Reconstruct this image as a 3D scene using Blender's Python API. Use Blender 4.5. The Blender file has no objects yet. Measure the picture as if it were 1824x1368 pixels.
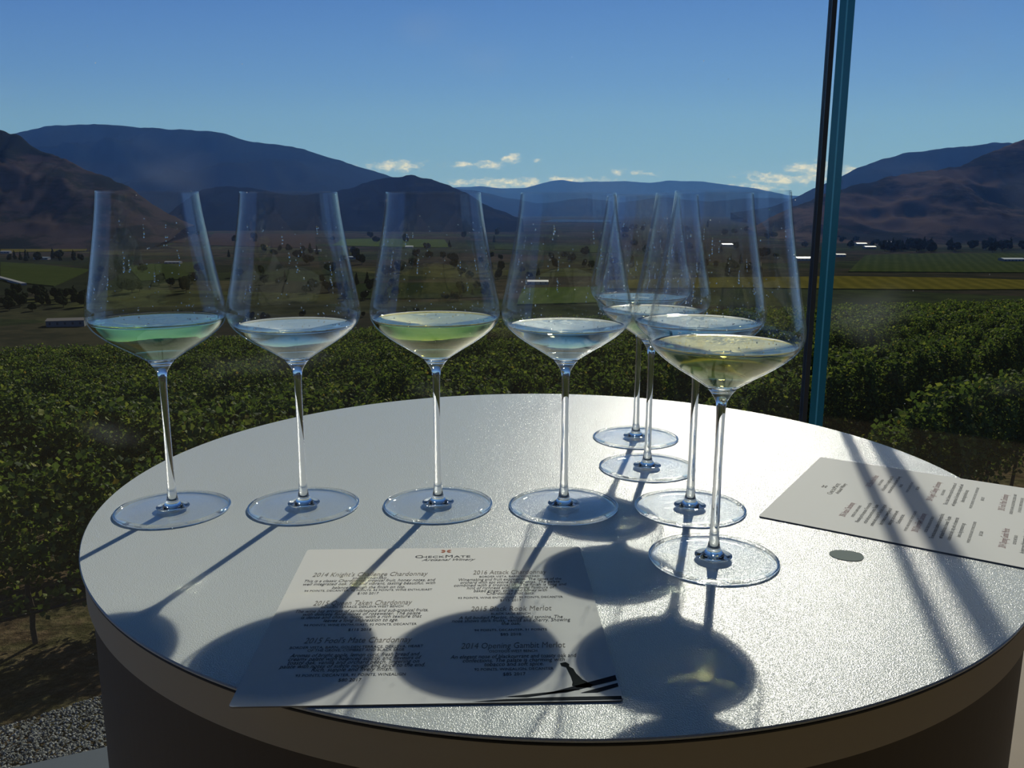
import bpy, bmesh, math, random
from mathutils import Vector, Matrix, noise

S = bpy.context.scene
C = S.collection
PI = math.pi
T0 = 1.05                      # height of the table top above the terrace floor
CAM_Z = T0 + 0.2214
F, PITCH, ROLL = 1542.5, math.radians(11.68), math.radians(-0.145)

# ------------------------------------------------------------------ camera
cam = bpy.data.cameras.new('camera'); co = bpy.data.objects.new('camera', cam); C.objects.link(co); S.camera = co
cam.sensor_width = 36; cam.lens = F / 1824 * 36; cam.clip_start = 0.02; cam.clip_end = 60000
co.location = (0, 0, CAM_Z)
co.rotation_euler = (Matrix.Rotation(PI / 2 - PITCH, 3, 'X') @ Matrix.Rotation(-ROLL, 3, 'Z')).to_euler()

# ------------------------------------------------------------------ exposure / sampling quality
S.view_settings.view_transform = 'Standard'; S.view_settings.look = 'None'
S.view_settings.exposure = 0.0; S.view_settings.gamma = 1.0; S.view_settings.use_curve_mapping = False
cy = S.cycles
cy.max_bounces = 18; cy.transmission_bounces = 14; cy.transparent_max_bounces = 48; cy.glossy_bounces = 6; cy.diffuse_bounces = 3
cy.caustics_refractive = True; cy.caustics_reflective = True; cy.blur_glossy = 0.0
cy.sample_clamp_direct = 0.0; cy.sample_clamp_indirect = 60.0
cy.use_adaptive_sampling = False; cy.use_denoising = True
cy.use_guiding = True; cy.guiding_training_samples = 64; cy.use_surface_guiding = True; cy.use_volume_guiding = False

# ------------------------------------------------------------------ sun
SUN_AZ, SUN_EL = math.radians(14.4), math.radians(30.9)
sl = bpy.data.lights.new('sun', 'SUN'); sl.energy = 2.85; sl.angle = math.radians(0.53); sl.color = (1.0, 0.97, 0.90)
so = bpy.data.objects.new('sun', sl); C.objects.link(so); so.location = (2, 6, 6)
so.rotation_euler = Vector((math.sin(SUN_AZ) * math.cos(SUN_EL), math.cos(SUN_AZ) * math.cos(SUN_EL), math.sin(SUN_EL))).to_track_quat('Z', 'Y').to_euler()

# second, wider sun lamp added to bring out bright spots in the wine shadows
s2 = bpy.data.lights.new('sun_spot_boost', 'SUN'); s2.energy = 0.8; s2.angle = math.radians(3.0); s2.color = (1.0, 0.97, 0.90)
so2 = bpy.data.objects.new('sun_spot_boost', s2); C.objects.link(so2); so2.location = (2, 6, 6.3); so2.rotation_euler = so.rotation_euler

# ------------------------------------------------------------------ helpers: pixels to rays
def ray(u, v):
    u -= 912; v -= 684
    c, s = math.cos(-ROLL), math.sin(-ROLL)
    u, v = c * u - s * v, s * u + c * v
    return Vector((u / F, math.cos(PITCH) - v / F * math.sin(PITCH), -math.sin(PITCH) - v / F * math.cos(PITCH)))
def at_z(u, v, z):
    d = ray(u, v); k = (z - CAM_Z) / d.z
    return Vector((d.x * k, d.y * k, z))

# ------------------------------------------------------------------ node helper
class NT:
    def __init__(s, tree):
        s.t = tree; tree.nodes.clear()
    def n(s, typ, **kw):
        nd = s.t.nodes.new(typ)
        for k, v in kw.items():
            if k.startswith('_'): nd.inputs[int(k[1:])].default_value = v
            else: setattr(nd, k, v)
        return nd
    def l(s, a, b): s.t.links.new(a, b)
    def math(s, op, a, b=None, c=None, clamp=False):
        nd = s.n('ShaderNodeMath', operation=op); nd.use_clamp = clamp
        for i, x in enumerate((a, b, c)):
            if x is None: continue
            if isinstance(x, (int, float)): nd.inputs[i].default_value = x
            else: s.l(x, nd.inputs[i])
        return nd.outputs[0]
    def mix(s, f, a, b):
        nd = s.n('ShaderNodeMix', data_type='RGBA')
        for i, x in ((0, f), (6, a), (7, b)):
            if isinstance(x, (int, float)): nd.inputs[i].default_value = x
            elif isinstance(x, tuple): nd.inputs[i].default_value = (*x, 1) if len(x) == 3 else x
            else: s.l(x, nd.inputs[i])
        return nd.outputs[2]
    def noise(s, vec, scale, detail=3, rough=.55):
        nd = s.n('ShaderNodeTexNoise'); nd.inputs['Scale'].default_value = scale; nd.inputs['Detail'].default_value = detail; nd.inputs['Roughness'].default_value = rough
        if vec is not None: s.l(vec, nd.inputs['Vector'])
        return nd.outputs[0]
    def ramp(s, f, stops):
        nd = s.n('ShaderNodeValToRGB'); e = nd.color_ramp.elements
        while len(e) < len(stops): e.new(0.5)
        for el, (p, c) in zip(e, stops): el.position = p; el.color = (*c, 1)
        s.l(f, nd.inputs[0]); return nd.outputs[0]
    def maprange(s, f, a, b, c=0.0, d=1.0, smooth=True):
        nd = s.n('ShaderNodeMapRange'); nd.interpolation_type = 'SMOOTHSTEP' if smooth else 'LINEAR'
        s.l(f, nd.inputs[0])
        for i, x in zip((1, 2, 3, 4), (a, b, c, d)): nd.inputs[i].default_value = x
        return nd.outputs[0]
def new_mat(name, f):
    m = bpy.data.materials.new(name); m.use_nodes = True
    nt = NT(m.node_tree); out = nt.n('ShaderNodeOutputMaterial'); f(nt, out); return m
def P(nt, out, col, rough=.6, spec=.5, metal=0.0, normal=None):
    p = nt.n('ShaderNodeBsdfPrincipled')
    if isinstance(col, tuple): p.inputs['Base Color'].default_value = (*col, 1)
    else: nt.l(col, p.inputs['Base Color'])
    if isinstance(rough, (int, float)): p.inputs['Roughness'].default_value = rough
    else: nt.l(rough, p.inputs['Roughness'])
    p.inputs['Specular IOR Level'].default_value = spec; p.inputs['Metallic'].default_value = metal
    if normal is not None: nt.l(normal, p.inputs['Normal'])
    nt.l(p.outputs[0], out.inputs[0]); return p
def bump(nt, h, strength, dist):
    b = nt.n('ShaderNodeBump'); b.inputs['Strength'].default_value = strength; b.inputs['Distance'].default_value = dist
    nt.l(h, b.inputs['Height']); return b.outputs[0]
def D(nt, out, col, normal=None):
    p = nt.n('ShaderNodeBsdfDiffuse')
    if isinstance(col, tuple): p.inputs[0].default_value = (*col, 1)
    else: nt.l(col, p.inputs[0])
    if normal is not None: nt.l(normal, p.inputs['Normal'])
    nt.l(p.outputs[0], out.inputs[0])
def plain(name, col, rough=.6, spec=.4): return new_mat(name, lambda nt, o: P(nt, o, col, rough, spec))

# ------------------------------------------------------------------ world: clear deep blue sky, small clouds low over the hills
W = bpy.data.worlds.new('sky'); S.world = W; W.use_nodes = True
def build_world():
    nt = NT(W.node_tree); out = nt.n('ShaderNodeOutputWorld'); bg = nt.n('ShaderNodeBackground')
    tc = nt.n('ShaderNodeTexCoord').outputs['Generated']
    sep = nt.n('ShaderNodeSeparateXYZ'); nt.l(tc, sep.inputs[0]); x, y, z = sep.outputs
    col = nt.ramp(nt.math('MAXIMUM', z, 0.0), [(0.0, (.25, .45, .80)), (.06, (.185, .375, .74)), (.13, (.118, .264, .65)), (.21, (.068, .176, .53)), (.36, (.026, .085, .26)), (.6, (.008, .022, .062)), (1.0, (.004, .011, .030))])
    dt = nt.n('ShaderNodeVectorMath', operation='DOT_PRODUCT'); nt.l(tc, dt.inputs[0])
    dt.inputs[1].default_value = (math.sin(SUN_AZ + .12) * math.cos(SUN_EL), math.cos(SUN_AZ + .12) * math.cos(SUN_EL), math.sin(SUN_EL))
    near = nt.maprange(dt.outputs['Value'], .60, .92, 0, 1, smooth=False)
    col = nt.mix(near, nt.mix(1.0, col, (0, 0, 0)) if False else nt.mix(.14, col, (.02, .06, .22)), nt.mix(.10, col, (.25, .50, .72)))
    az = nt.math('ARCTAN2', x, y)
    comb = nt.n('ShaderNodeCombineXYZ'); nt.l(az, comb.inputs[0]); nt.l(z, comb.inputs[1]); av = comb.outputs[0]
    best = None
    for (u, v, a, b, k) in ((700, 297, 62, 11, 1), (905, 326, 130, 11, 1.0), (823, 295, 26, 7, .95), (872, 294, 28, 9, 1), (908, 282, 22, 9, 1), (954, 285, 9, 5, .9), (1020, 321, 80, 7, .9),
                            (1098, 306, 16, 7, .8), (1145, 308, 26, 5, .7), (1338, 307, 15, 6, .8), (1400, 316, 75, 12, 1), (1442, 300, 46, 17, 1.05), (1505, 301, 28, 11, .95), (1350, 332, 60, 10, .8), (1300, 327, 20, 5, .6)):
        d = ray(u, v).normalized(); k0 = Vector((math.atan2(d.x, d.y), d.z, 0))
        sb = nt.n('ShaderNodeVectorMath', operation='SUBTRACT'); nt.l(av, sb.inputs[0]); sb.inputs[1].default_value = k0
        ml = nt.n('ShaderNodeVectorMath', operation='MULTIPLY'); nt.l(sb.outputs[0], ml.inputs[0]); ml.inputs[1].default_value = (F / a, F / b, 0)
        ln = nt.n('ShaderNodeVectorMath', operation='LENGTH'); nt.l(ml.outputs[0], ln.inputs[0])
        m = nt.math('MULTIPLY', nt.math('SUBTRACT', 1.15, ln.outputs['Value']), k)
        best = m if best is None else nt.math('MAXIMUM', best, m)
    st = nt.n('ShaderNodeVectorMath', operation='MULTIPLY'); nt.l(av, st.inputs[0]); st.inputs[1].default_value = (1, 2.0, 1)
    nz = nt.noise(st.outputs[0], 70, 5, .6)
    mask = nt.maprange(nt.math('ADD', best, nt.math('MULTIPLY', nt.math('SUBTRACT', nz, .5), 3.0)), .10, 1.10)
    st2 = nt.n('ShaderNodeVectorMath', operation='ADD'); nt.l(st.outputs[0], st2.inputs[0]); st2.inputs[1].default_value = (.003, .006, 0)
    shade = nt.maprange(nt.noise(st2.outputs[0], 85, 4, .6), .38, .62)
    cc = nt.mix(shade, (.40, .55, .78), (.86, .88, .88))
    full = nt.mix(nt.math('MULTIPLY', mask, .92), col, cc)
    nt.l(full, bg.inputs[0]); bg.inputs[1].default_value = 1.0; nt.l(bg.outputs[0], out.inputs[0])
build_world()
W.cycles.sampling_method = 'MANUAL'; W.cycles.sample_map_resolution = 512

# ------------------------------------------------------------------ mesh + object helpers
def link(name, me, mat=None, parent=None, smooth=False, loc=None):
    if mat is not None:
        for m in (mat if isinstance(mat, (list, tuple)) else (mat,)): me.materials.append(m)
    if smooth:
        for p in me.polygons: p.use_smooth = True
    o = bpy.data.objects.new(name, me); C.objects.link(o)
    if parent: o.parent = parent
    if loc: o.location = loc
    return o
def from_bm(name, bm, mat=None, parent=None, smooth=False, loc=None, recalc=True):
    if recalc: bmesh.ops.recalc_face_normals(bm, faces=bm.faces)
    me = bpy.data.meshes.new(name); bm.to_mesh(me); bm.free()
    return link(name, me, mat, parent, smooth, loc)
def from_py(name, vs, fs, mat=None, parent=None, smooth=False, loc=None):
    me = bpy.data.meshes.new(name); me.from_pydata(vs, [], fs); me.update()
    return link(name, me, mat, parent, smooth, loc)
def tag(o, label=None, cat=None, group=None, kind=None):
    if label: o['label'] = label
    if cat: o['category'] = cat
    if group: o['group'] = group
    if kind: o['kind'] = kind
    return o
def empty(name, loc, rz=0.0):
    o = bpy.data.objects.new(name, None); C.objects.link(o); o.location = loc; o.rotation_euler = (0, 0, rz); o.empty_display_size = .05; return o
def copy_tree(o, parent=None):
    c = o.copy(); C.objects.link(c)
    if parent: c.parent = parent
    for ch in list(o.children): copy_tree(ch, c)
    return c
def lathe_bm(prof, N=128, bm=None, closed=False):
    bm = bm or bmesh.new(); rings = []
    for r, z in prof:
        if r < 1e-6: rings.append([bm.verts.new((0, 0, z))])
        else: rings.append([bm.verts.new((r * math.cos(2 * PI * i / N), r * math.sin(2 * PI * i / N), z)) for i in range(N)])
    pairs = list(zip(rings, rings[1:])) + ([(rings[-1], rings[0])] if closed else [])
    for a, b in pairs:
        for i in range(N):
            j = (i + 1) % N
            if len(a) == 1 and len(b) == 1: continue
            if len(a) == 1: bm.faces.new((a[0], b[j], b[i]))
            elif len(b) == 1: bm.faces.new((a[i], a[j], b[0]))
            else: bm.faces.new((a[i], a[j], b[j], b[i]))
    return bm
def spline(pts, n=6):
    out = []; Q = [pts[0]] + list(pts) + [pts[-1]]
    for i in range(1, len(Q) - 2):
        for k in range(n):
            t = k / n
            out.append(tuple(.5 * ((2 * Q[i][d]) + (-Q[i - 1][d] + Q[i + 1][d]) * t + (2 * Q[i - 1][d] - 5 * Q[i][d] + 4 * Q[i + 1][d] - Q[i + 2][d]) * t * t + (-Q[i - 1][d] + 3 * Q[i][d] - 3 * Q[i + 1][d] + Q[i + 2][d]) * t ** 3) for d in (0, 1)))
    out.append(tuple(pts[-1])); return out
def box_bm(x0, x1, y0, y1, z0, z1, bm=None):
    bm = bm or bmesh.new()
    v = [bm.verts.new((x, y, z)) for z in (z0, z1) for y in (y0, y1) for x in (x0, x1)]
    for f in ((0, 2, 3, 1), (4, 5, 7, 6), (0, 1, 5, 4), (2, 6, 7, 3), (0, 4, 6, 2), (1, 3, 7, 5)): bm.faces.new([v[i] for i in f])
    return bm
def prism_bm(poly, z0, z1, bm=None):
    bm = bm or bmesh.new()
    a = [bm.verts.new((p[0], p[1], z0 if not callable(z0) else z0(*p[:2]))) for p in poly]
    b = [bm.verts.new((p[0], p[1], z1 if not callable(z1) else z1(*p[:2]))) for p in poly]
    bm.faces.new(a[::-1]); bm.faces.new(b)
    for i in range(len(poly)):
        j = (i + 1) % len(poly); bm.faces.new((a[i], a[j], b[j], b[i]))
    return bm
def tube_bm(p0, p1, r, N=10, bm=None):
    bm = bm or bmesh.new(); p0, p1 = Vector(p0), Vector(p1); d = (p1 - p0).normalized()
    a = d.orthogonal().normalized(); b = d.cross(a)
    R = [[bm.verts.new(p + (a * math.cos(2 * PI * i / N) + b * math.sin(2 * PI * i / N)) * r) for i in range(N)] for p in (p0, p1)]
    for i in range(N): bm.faces.new((R[0][i], R[0][(i + 1) % N], R[1][(i + 1) % N], R[1][i]))
    bm.faces.new(R[0][::-1]); bm.faces.new(R[1]); return bm

# ------------------------------------------------------------------ materials
def thin_glass(name, tint=(1, 1, 1), f0=.045, pw=5.0, dirt_glare=None):
    def f(nt, o):
        tr = nt.n('ShaderNodeBsdfTransparent'); tr.inputs[0].default_value = (*tint, 1)
        gl = nt.n('ShaderNodeBsdfGlossy'); gl.inputs['Roughness'].default_value = 0.0; gl.inputs['Color'].default_value = (1, 1, 1, 1)
        lw = nt.n('ShaderNodeLayerWeight'); lw.inputs[0].default_value = .5
        fr = nt.math('MULTIPLY_ADD', nt.math('POWER', lw.outputs['Facing'], pw), 1 - f0, f0)
        m = nt.n('ShaderNodeMixShader'); nt.l(fr, m.inputs[0]); nt.l(tr.outputs[0], m.inputs[1]); nt.l(gl.outputs[0], m.inputs[2])
        res = m.outputs[0]
        if dirt_glare:
            df = nt.n('ShaderNodeBsdfDiffuse'); df.inputs[0].default_value = (.7, .75, .8, 1)
            tl = nt.n('ShaderNodeBsdfTranslucent'); tl.inputs[0].default_value = (.7, .75, .8, 1)
            ad = nt.n('ShaderNodeMixShader'); ad.inputs[0].default_value = .5; nt.l(df.outputs[0], ad.inputs[1]); nt.l(tl.outputs[0], ad.inputs[2])
            m2 = nt.n('ShaderNodeMixShader'); nt.l(dirt_glare(nt), m2.inputs[0]); nt.l(res, m2.inputs[1]); nt.l(ad.outputs[0], m2.inputs[2]); res = m2.outputs[0]
        nt.l(res, o.inputs[0])
    return new_mat(name, f)
def solid_glass(name, ior=1.5, col=(1, 1, 1)):
    def f(nt, o):
        g = nt.n('ShaderNodeBsdfGlass'); g.inputs['IOR'].default_value = ior; g.inputs['Roughness'].default_value = 0.0; g.inputs['Color'].default_value = (*col, 1)
        nt.l(g.outputs[0], o.inputs[0])
    return new_mat(name, f)
def pane_dirt_glare(nt):  # smudges and specks, with the pane's pale reflected streaks painted in
    g = nt.n('ShaderNodeNewGeometry').outputs['Position']
    sc = nt.n('ShaderNodeMapping'); sc.inputs['Rotation'].default_value = (.3, .5, .4); sc.inputs['Scale'].default_value = (1.0, 1.0, 2.2); nt.l(g, sc.inputs[0])
    a = nt.maprange(nt.noise(sc.outputs[0], 3.2, 2, .5), .60, .80, 0, .05)
    vo = nt.n('ShaderNodeTexVoronoi'); vo.inputs['Scale'].default_value = 38; nt.l(g, vo.inputs[0])
    specks = nt.maprange(vo.outputs['Distance'], .03, .05, .5, 0)
    keep = nt.maprange(nt.noise(g, 9, 1, .5), .60, .66)
    return nt.math('ADD', nt.math('ADD', a, .004), nt.math('MULTIPLY', specks, keep))
M_BOWL = thin_glass('bowl_glass', (.985, .99, .99), .034, 6.2)
M_FOOT = thin_glass('foot_glass', (.97, .98, .985), .03, 4.6)
M_GLASS = solid_glass('stem_glass', 1.5)
M_PANE = thin_glass('window_glass', (.985, .995, .995), .02, 5.0, pane_dirt_glare)
def f_teal(nt, o):
    g = nt.n('ShaderNodeTexCoord').outputs['Object']; sp = nt.n('ShaderNodeSeparateXYZ'); nt.l(g, sp.inputs[0])
    w = nt.maprange(nt.math('ABSOLUTE', nt.math('ADD', sp.outputs[1], 0.0)), .0012, .0024)
    P(nt, o, nt.mix(w, (.16, .62, .62), (.02, .25, .26)), .25, .5)
M_TEAL = new_mat('cut_glass_edge', f_teal)
M_SEAL = plain('dark_seal', (.07, .095, .13), .35, .3)
def f_table(nt, o):
    g = nt.n('ShaderNodeTexCoord').outputs['Object']
    vo = nt.n('ShaderNodeTexVoronoi'); vo.inputs['Scale'].default_value = 1400; nt.l(g, vo.inputs[0])
    h = nt.math('ADD', nt.math('MULTIPLY', nt.noise(g, 1200, 2, .6), .7), nt.math('MULTIPLY', vo.outputs['Distance'], .5))
    P(nt, o, (.60, .635, .615), .20, .26, normal=bump(nt, h, 1.0, .00026))
M_TABLE = new_mat('white_laminate', f_table)
M_LINE = plain('dark_edge_line', (.012, .013, .014), .5)
M_BAND = plain('tan_edge_band', (.50, .43, .30), .6)
M_BODY = new_mat('table_body', lambda nt, o: P(nt, o, nt.mix(nt.noise(nt.n('ShaderNodeTexCoord').outputs['Object'], 2.5, 2), (.095, .078, .058), (.12, .098, .072)), .55, .3))
M_PAPER = new_mat('card_paper', lambda nt, o: P(nt, o, (.70, .71, .68), .75, .15))
M_PAPER_EDGE = plain('card_edge', (.30, .30, .30), .8)
M_INK = plain('ink', (.075, .08, .09), .6, 0); M_HEAD = plain('grey_ink', (.25, .24, .22), .6, 0); M_RED = plain('orange_ink', (.45, .13, .06), .6, 0); M_ROSE = plain('rose_ink', (.45, .33, .33), .6, 0)

# ------------------------------------------------------------------ structure: terrace floor, glass wall, room behind
M_FLOOR = new_mat('floor_boards', lambda nt, o: P(nt, o, nt.mix(nt.noise(nt.n('ShaderNodeTexCoord').outputs['Object'], 6, 4), (.20, .155, .10), (.27, .21, .14)), .6, .3))
A, B = at_z(80, 1368, 0), at_z(180, 1345, 0)
dirn = (B - A).normalized(); e0, e1 = A - dirn * 3.2, A + dirn * 6.5
fl = from_bm('floor', prism_bm([(-4.2, -2.6), (4.6, -2.6), (e1.x, e1.y), (e0.x, e0.y)], -.25, 0), M_FLOOR); tag(fl, 'terrace floor of the tasting room', kind='structure')
M_CURB = plain('slate_curb', (.075, .095, .11), .6)
nrm = Vector((-dirn.y, dirn.x, 0))
tr = from_bm('trim_1', prism_bm([tuple(e0 - nrm * .30), tuple(e1 - nrm * .30), tuple(e1), tuple(e0)], 0, .012), M_CURB); tag(tr, 'dark slate strip along the terrace edge', kind='structure')
M_WALLIN = plain('interior_plaster', (.075, .07, .06), .8)
for nm, b in (('wall_back', (-4.2, 4.6, -2.7, -2.6, 0, 2.9)), ('wall_left', (-4.3, -4.2, -2.6, -1.2, 0, 2.9)), ('wall_right', (4.6, 4.7, -2.6, 1.6, 0, 2.9)), ('ceiling', (-4.3, 4.7, -2.7, -.35, 2.9, 3.0))):
    tag(from_bm(nm, box_bm(*b), M_WALLIN), kind='structure')
PH = 3.4
w1 = from_bm('window_1', box_bm(-3.6, .4530, 1.314, 1.326, 0.012, PH), M_PANE); tag(w1, 'large clear glass pane behind the table', kind='structure')
t2 = from_bm('trim_2', box_bm(.4530, .4600, 1.312, 1.328, 0.012, PH), M_SEAL); tag(t2, 'thin dark vertical joint at the end of the clear pane', kind='structure')
pw = bmesh.new(); box_bm(0, 3.2, -.017, .017, 0, PH - .012, pw)
w2 = from_bm('window_2', pw, [M_PANE, M_TEAL], loc=(.506, 1.400, .012)); w2.rotation_euler = (0, 0, math.radians(20))
for p in w2.data.polygons:
    if abs(p.normal.x) > .9: p.material_index = 1
tag(w2, 'angled glass pane at the right with a teal cut edge', kind='structure')

# ------------------------------------------------------------------ table
TC = Vector((.0309, .6713, 0)); R = .343
tb = empty('round_table', (TC.x, TC.y, 0)); tag(tb, 'round drum table with a white speckled laminate top', 'table')
def cyl(r, z0, z1, ch=0.0006): return lathe_bm([(0, z0), (r - ch, z0), (r, z0 + ch), (r, z1 - ch), (r - ch, z1), (r * .5, z1), (0, z1)], 256)
from_bm('tabletop', cyl(R, T0 - .002, T0), M_TABLE, tb)
from_bm('edge_line', cyl(R - .0006, T0 - .004, T0 - .002), M_LINE, tb)
from_bm('edge_band', cyl(R - .002, T0 - .026, T0 - .004), M_BAND, tb)
from_bm('body', cyl(R - .005, 0.0, T0 - .026, .002), M_BODY, tb)
sp = from_py('stain', [(.0105 * math.cos(a) * (1 + .05 * math.sin(3 * a)), .0092 * math.sin(a) * (1 + .07 * math.cos(2 * a + 1)), z) for z in (0, .00035) for a in [2 * PI * i / 40 for i in range(40)]],
             [tuple(range(40, 80))] + [(i, (i + 1) % 40, 40 + (i + 1) % 40, 40 + i) for i in range(40)], plain('dried_spot', (.24, .28, .27), .9, 0), loc=tuple(at_z(1510, 987, T0)))
tag(sp, 'small flat grey oval spot on the sunlit table near the right menu card', 'spot')

# ------------------------------------------------------------------ menu cards
def text_mesh(name, s, size, x, y, mat, parent, align='CENTER', shear=0.0, space=1.0, sx=1.0, label=None, line=1.0, z=.0006):
    cu = bpy.data.curves.new('t', 'FONT'); cu.body = s; cu.size = size; cu.align_x = align; cu.shear = shear; cu.space_character = space; cu.space_line = line; cu.resolution_u = 2
    to = bpy.data.objects.new('t', cu); C.objects.link(to)
    dg = bpy.context.evaluated_depsgraph_get(); me = bpy.data.meshes.new_from_object(to.evaluated_get(dg)); bpy.data.objects.remove(to)
    me.name = name
    for v in me.vertices: v.co = Vector((v.co.x * sx + x, v.co.y + y, z))
    o = link(name, me, mat, parent)
    if label: o['label'] = label
    return o
def card_base(parent, w, h, th=.0005, rr=.002):
    pts = []
    for cx, cyy, a0 in ((w / 2 - rr, h / 2 - rr, 0), (-w / 2 + rr, h / 2 - rr, 90), (-w / 2 + rr, -h / 2 + rr, 180), (w / 2 - rr, -h / 2 + rr, 270)):
        for k in range(4): a = math.radians(a0 + 30 * k); pts.append((cx + rr * math.cos(a), cyy + rr * math.sin(a)))
    o = from_bm('paper', prism_bm(pts, -.0002, th), [M_PAPER, M_PAPER_EDGE], parent)
    for p in o.data.polygons:
        if abs(p.normal.z) < .5: p.material_index = 1
def flat(name, polys, mat, parent, z=.00062, label=None):
    vs, fs = [], []
    for pl in polys:
        b = len(vs); vs += [(x, y, z) for x, y in pl]; fs.append(tuple(range(b, b + len(pl))))
    o = from_py(name, vs, fs, mat, parent)
    if label: o['label'] = label
    return o
def logo(par, x, y, k=1.0, dim=False):
    d = .0021 * k
    cr = []
    for a in (45, 135, 225, 315):
        c, s = math.cos(math.radians(a)), math.sin(math.radians(a))
        q = [(.15, 0), (.75, .32), (1.25, .28), (1.25, -.28), (.75, -.32)]
        cr.append([(x + d * 1.5 * (c * p - s * t), y + .0105 * k + d * (s * p + c * t)) for p, t in q])
    flat('logo_mark', cr, M_HEAD if dim else M_RED, par)
    ink = M_HEAD if dim else M_INK
    text_mesh('logo_name', 'C', .0062 * k, x - .0172 * k, y, ink, par, sx=1.2); text_mesh('logo_name', 'HECK', .0046 * k, x - .0082 * k, y, ink, par, sx=1.25)
    text_mesh('logo_name', 'M', .0062 * k, x + .0022 * k, y, ink, par, sx=1.15); text_mesh('logo_name', 'ATE', .0046 * k, x + .0106 * k, y, ink, par, sx=1.3)
    text_mesh('logo_script', 'Artisanal Winery', .0050 * k, x + .0015 * k, y - .0048 * k, ink, par, shear=.55, sx=.95)
def line(name, par, local, s_, em, adv, mat, shear=0.0):
    me_o = text_mesh(name, s_, em, 0, 0, mat, par, shear=shear)
    xs = [v.co.x for v in me_o.data.vertices]; w = max(xs) - min(xs); k = min(adv * len(s_) / w, 1.6)
    for v in me_o.data.vertices: v.co.x = v.co.x * k + local[0]; v.co.y += local[1] - em * .3
    return me_o
def entry(par, loc, ys, head, sub, body, foot, price, hm, k=1.0):
    """ys: local y of heading, sub lines, body lines, scores, price"""
    x, i = loc, 0
    line('heading', par, (x(ys[0]), ys[0]), head, .0084 * k, .00205 * k, hm, .2)
    for s_ in sub: i += 1; line('subheading', par, (x(ys[i]), ys[i]), s_, .0036 * k, .00135 * k, M_INK)
    y0 = i + 1; n = len(body)
    for s_ in body: i += 1; line('paragraph', par, (x(ys[i]), ys[i]), s_, .0052 * k, .00126 * k, M_INK, .25)
    line('scores', par, (x(ys[-2]), ys[-2]), foot, .0034 * k, .00128 * k, M_INK)
    line('price', par, (x(ys[-1]), ys[-1]), price, .0040 * k, .00135 * k, M_INK)
K1 = empty('menu_card', (-.0410, .4440, T0 + .0004), math.radians(2.0))
tag(K1, 'white wine tasting menu card lying in front of the glasses, overhanging the near table edge', 'menu card')
card_base(K1, .178, .181)
logo(K1, .0015, .0745)
LH = [("2014 Knight's Challenge Chardonnay", ['SINGLE VINEYARD'], ['This is a classic Chardonnay: tropical fruit, honey notes, and', 'well integrated oak. Full and vibrant, tasting beautiful, with', 'balance through the finish on top.'], '94 POINTS, DECANTER, 92 POINTS, 93 POINTS, WINE ENTHUSIAST', '$100 2017'),
      ("2015 Queen Taken Chardonnay", ['GOLDEN TERRACE, DEKLEVA WEST BENCH'], ['The wine has aromas of sandalwood and sub-tropical fruits,', 'with delicate floral notes of rosewater. The palate', 'is dense and chalky, nutty, with a rich texture that', 'leaves a long impression to age.'], '94 POINTS, WINE ENTHUSIAST, 92 POINTS, DECANTER', '$115 2018'),
      ("2015 Fool's Mate Chardonnay", ['BORDER VISTA, BARN, GOLDEN TERRACE, DEKLEVA, HEART', 'OF THE GROVE, COMBRET AND BLACK SAGE'], ['Aromas of bright apple, lemon curd, fresh bread and', 'creamy palate with balanced acidity, and flavours of', 'toasty oak, vanilla and orchard peach, lingering on', 'palate with notes of subtle nougat and spice to the end.', 'Rich, supple and lively finish.'], '93 POINTS, DECANTER, 91 POINTS, WINEALIGN', '$80 2017')]
RH = [("2016 Attack Chardonnay", ['BORDER VISTA, BARN VINEYARD'], ['Winemaking and fruit expression. The notes of the', 'orchard with apt stone fruit aromas. The palate', 'combined with a tropical lift. The finish is long and', 'hint of richness and, showing flavours of', 'baked ginger, spice and honey with', 'Chardonnay that lasts.'], '93 POINTS, WINE ENTHUSIAST, 90 POINTS, DECANTER', '$115 2017'),
      ("2015 Black Rook Merlot", ['BLACK SAGE BENCH'], ['A full bodied Merlot, thoughtful tannins. The', 'nose shows dark fruits, vanilla and cherry. Showing', 'the oak.'], '94 POINTS, DECANTER, 91 POINTS', '$85 2018'),
      ("2014 Opening Gambit Merlot", ['OSOYOOS WEST BENCH'], ['An elegant nose of blackcurrant and toasty oak and', 'confections. The palate is charming with', 'tobacco and soft spice.'], '92 POINTS, WINEALIGN, DECANTER', '$85 2017')]
def to_local(par_loc, rot, u, v):
    p = at_z(u, v, T0) - Vector((par_loc[0], par_loc[1], T0)); c, s_ = math.cos(-rot), math.sin(-rot)
    return (p.x * c - p.y * s_, p.x * s_ + p.y * c)
L1 = lambda u, v: to_local((-.0410, .4440), math.radians(2.0), u, v)
def col(pts):        # the centre line of a text column and the heights of its lines
    q = [L1(u, v) for u, v in pts]; (x0, y0), (x1, y1) = q[0], q[-1]
    return (lambda y: x0 + (x1 - x0) * (y - y0) / (y1 - y0)), [t[1] for t in q]
def rows(u, dv, vs_): return col([(u + dv * (v - vs_[0]), v) for v in vs_])
for e, (u, dv, vs_) in zip(LH, ((661, -.1, (1027, 1034, 1038, 1043.5, 1050, 1055.5, 1061)), (648, -.1, (1078, 1085, 1092, 1097.5, 1103, 1109, 1117, 1126)), (640, -.2, (1145, 1157, 1162.5, 1171, 1177.5, 1184, 1190.5, 1197, 1207, 1216)))):
    fx, ys = rows(u, dv, vs_); entry(K1, fx, ys, *e, M_HEAD)
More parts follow.
